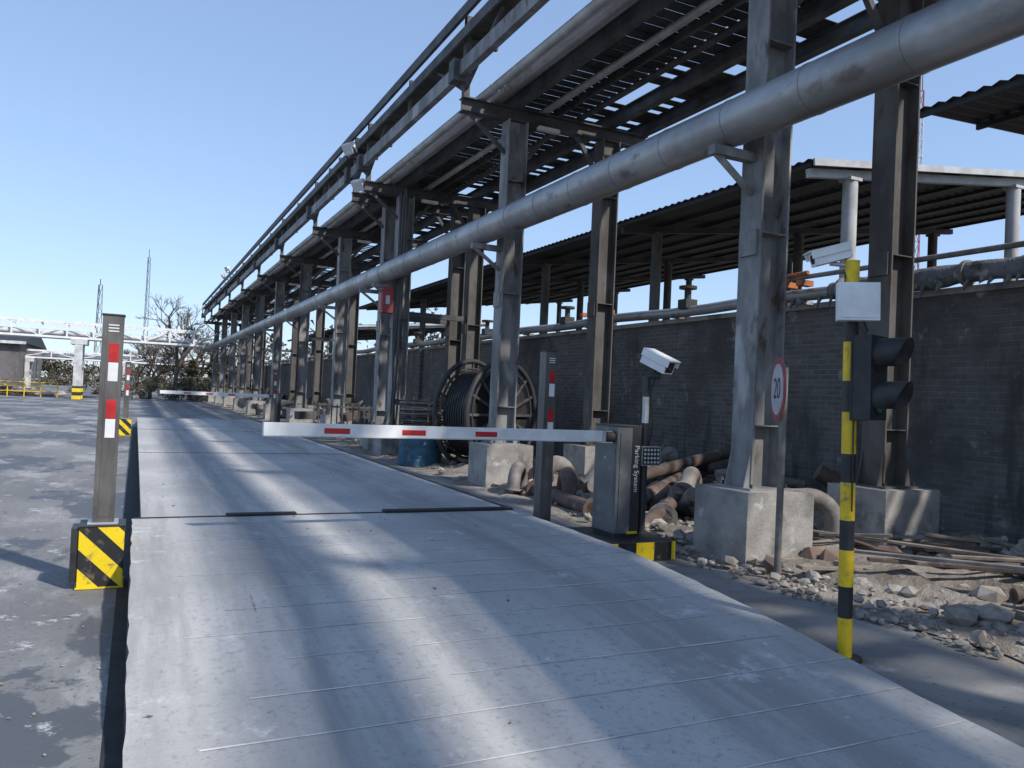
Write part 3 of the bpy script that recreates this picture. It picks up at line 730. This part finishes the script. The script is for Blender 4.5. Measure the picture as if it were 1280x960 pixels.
def conifer(x,y,h,r):
    b=MB(); b.cyl((x,y,-.1),(x,y,h*.97),h*.018,m_bark,8,.02)
    for i in range(1900):
        t=random.random()**.8; z=.35+t*(h-.35); rr=r*(1-t)*(.75+.35*math.sin(z*5))+.1; a=random.uniform(0,6.28); q=rr*random.random()**.45
        p=Vector((x+q*math.cos(a),y+q*math.sin(a),z-.15*q)); s=.16
        b.add([p,p+Vector((math.cos(a)*s*1.6,math.sin(a)*s*1.6,random.uniform(-s,s*.3))),p+Vector((random.uniform(-s,s),random.uniform(-s,s),random.uniform(-s,s)))],[(0,1,2)],random.choice([m_leaf,m_leaf,m_leaf2]))
    b.done('conifer_tree',recalc=False)
for x,y,h,r in ((4.3,72,3.4,1.4),(6.2,74,4.2,1.6),(7.7,76,4.2,1.6)): conifer(x,y,h,r)
b=MB()
for x,y in ((1.2,70),(2.4,68),(3.6,67),(4.6,66.5),(0,74),(5.5,69),(-1.5,78),(1.5,76),(3,78),(-3,82),(-5,86)): leafy(b,(x,y,.8),1.4,1,.95,700,.11,[m_leaf2,m_leaf2,m_leaf2,m_leaf])
b.done('hedge',recalc=False)
b=MB()
x=-170
while x<60:
    for q in (0,1): leafy(b,(x+q*2,random.uniform(150,200),1.6+q*1.6),6,4,2.2+random.random()*1.6,520,.42,[m_leaf2,m_leaf2,m_leaf])
    x+=4.5
for k in range(60):
    a=math.radians(8+k*1.5); d=random.uniform(110,135); leafy(b,(d*math.sin(a),d*math.cos(a),4.0),6,6,5+random.random()*3,420,.5,[m_leaf2,m_leaf2,m_leaf])
b.done('distant_trees',recalc=False)

# ---------------------------------------------------------------- light
el=math.radians(44); az=Vector((.51,-.86)).normalized()
S=Vector((az.x*math.cos(el),az.y*math.cos(el),math.sin(el)))
l=bpy.data.lights.new('sun','SUN'); l.energy=4.5; l.angle=math.radians(1.8); l.color=(1,.955,.9)
o=bpy.data.objects.new('sun',l); o.rotation_euler=S.to_track_quat('Z','Y').to_euler(); sc.collection.objects.link(o)
w=bpy.data.worlds.new('World'); sc.world=w; w.use_nodes=True; nt=w.node_tree; bg=nt.nodes['Background']
sk=nt.nodes.new('ShaderNodeTexSky'); sk.sky_type='NISHITA'; sk.sun_disc=False; sk.sun_elevation=el; sk.sun_rotation=math.atan2(S.x,S.y)
sk.air_density=1.0; sk.dust_density=.4; sk.ozone_density=2.0
gm=nt.nodes.new('ShaderNodeGamma'); gm.inputs[1].default_value=.56
mu=nt.nodes.new('ShaderNodeVectorMath'); mu.operation='MULTIPLY'; mu.inputs[1].default_value=(1.8,2.1,2.6)
nt.links.new(sk.outputs[0],gm.inputs[0]); nt.links.new(gm.outputs[0],mu.inputs[0]); nt.links.new(mu.outputs[0],bg.inputs[0]); bg.inputs[1].default_value=.15

# ---------------------------------------------------------------- camera
f=980; psi=math.atan(470/f); pit=math.atan(16/f); rho=.045
F=Vector((math.sin(psi)*math.cos(pit),math.cos(psi)*math.cos(pit),math.sin(pit))); R0=Vector((math.cos(psi),-math.sin(psi),0)); U0=R0.cross(F)
R=R0*math.cos(rho)+U0*math.sin(rho); U=U0*math.cos(rho)-R0*math.sin(rho)
cm=Matrix((R,U,-F)).transposed().to_4x4(); cm.translation=(0,0,1.5)
cd=bpy.data.cameras.new('camera'); cd.sensor_width=36; cd.lens=f/1280*36; cd.clip_end=3000; cd.clip_start=.05
co=bpy.data.objects.new('camera',cd); co.matrix_world=cm; sc.collection.objects.link(co); sc.camera=co
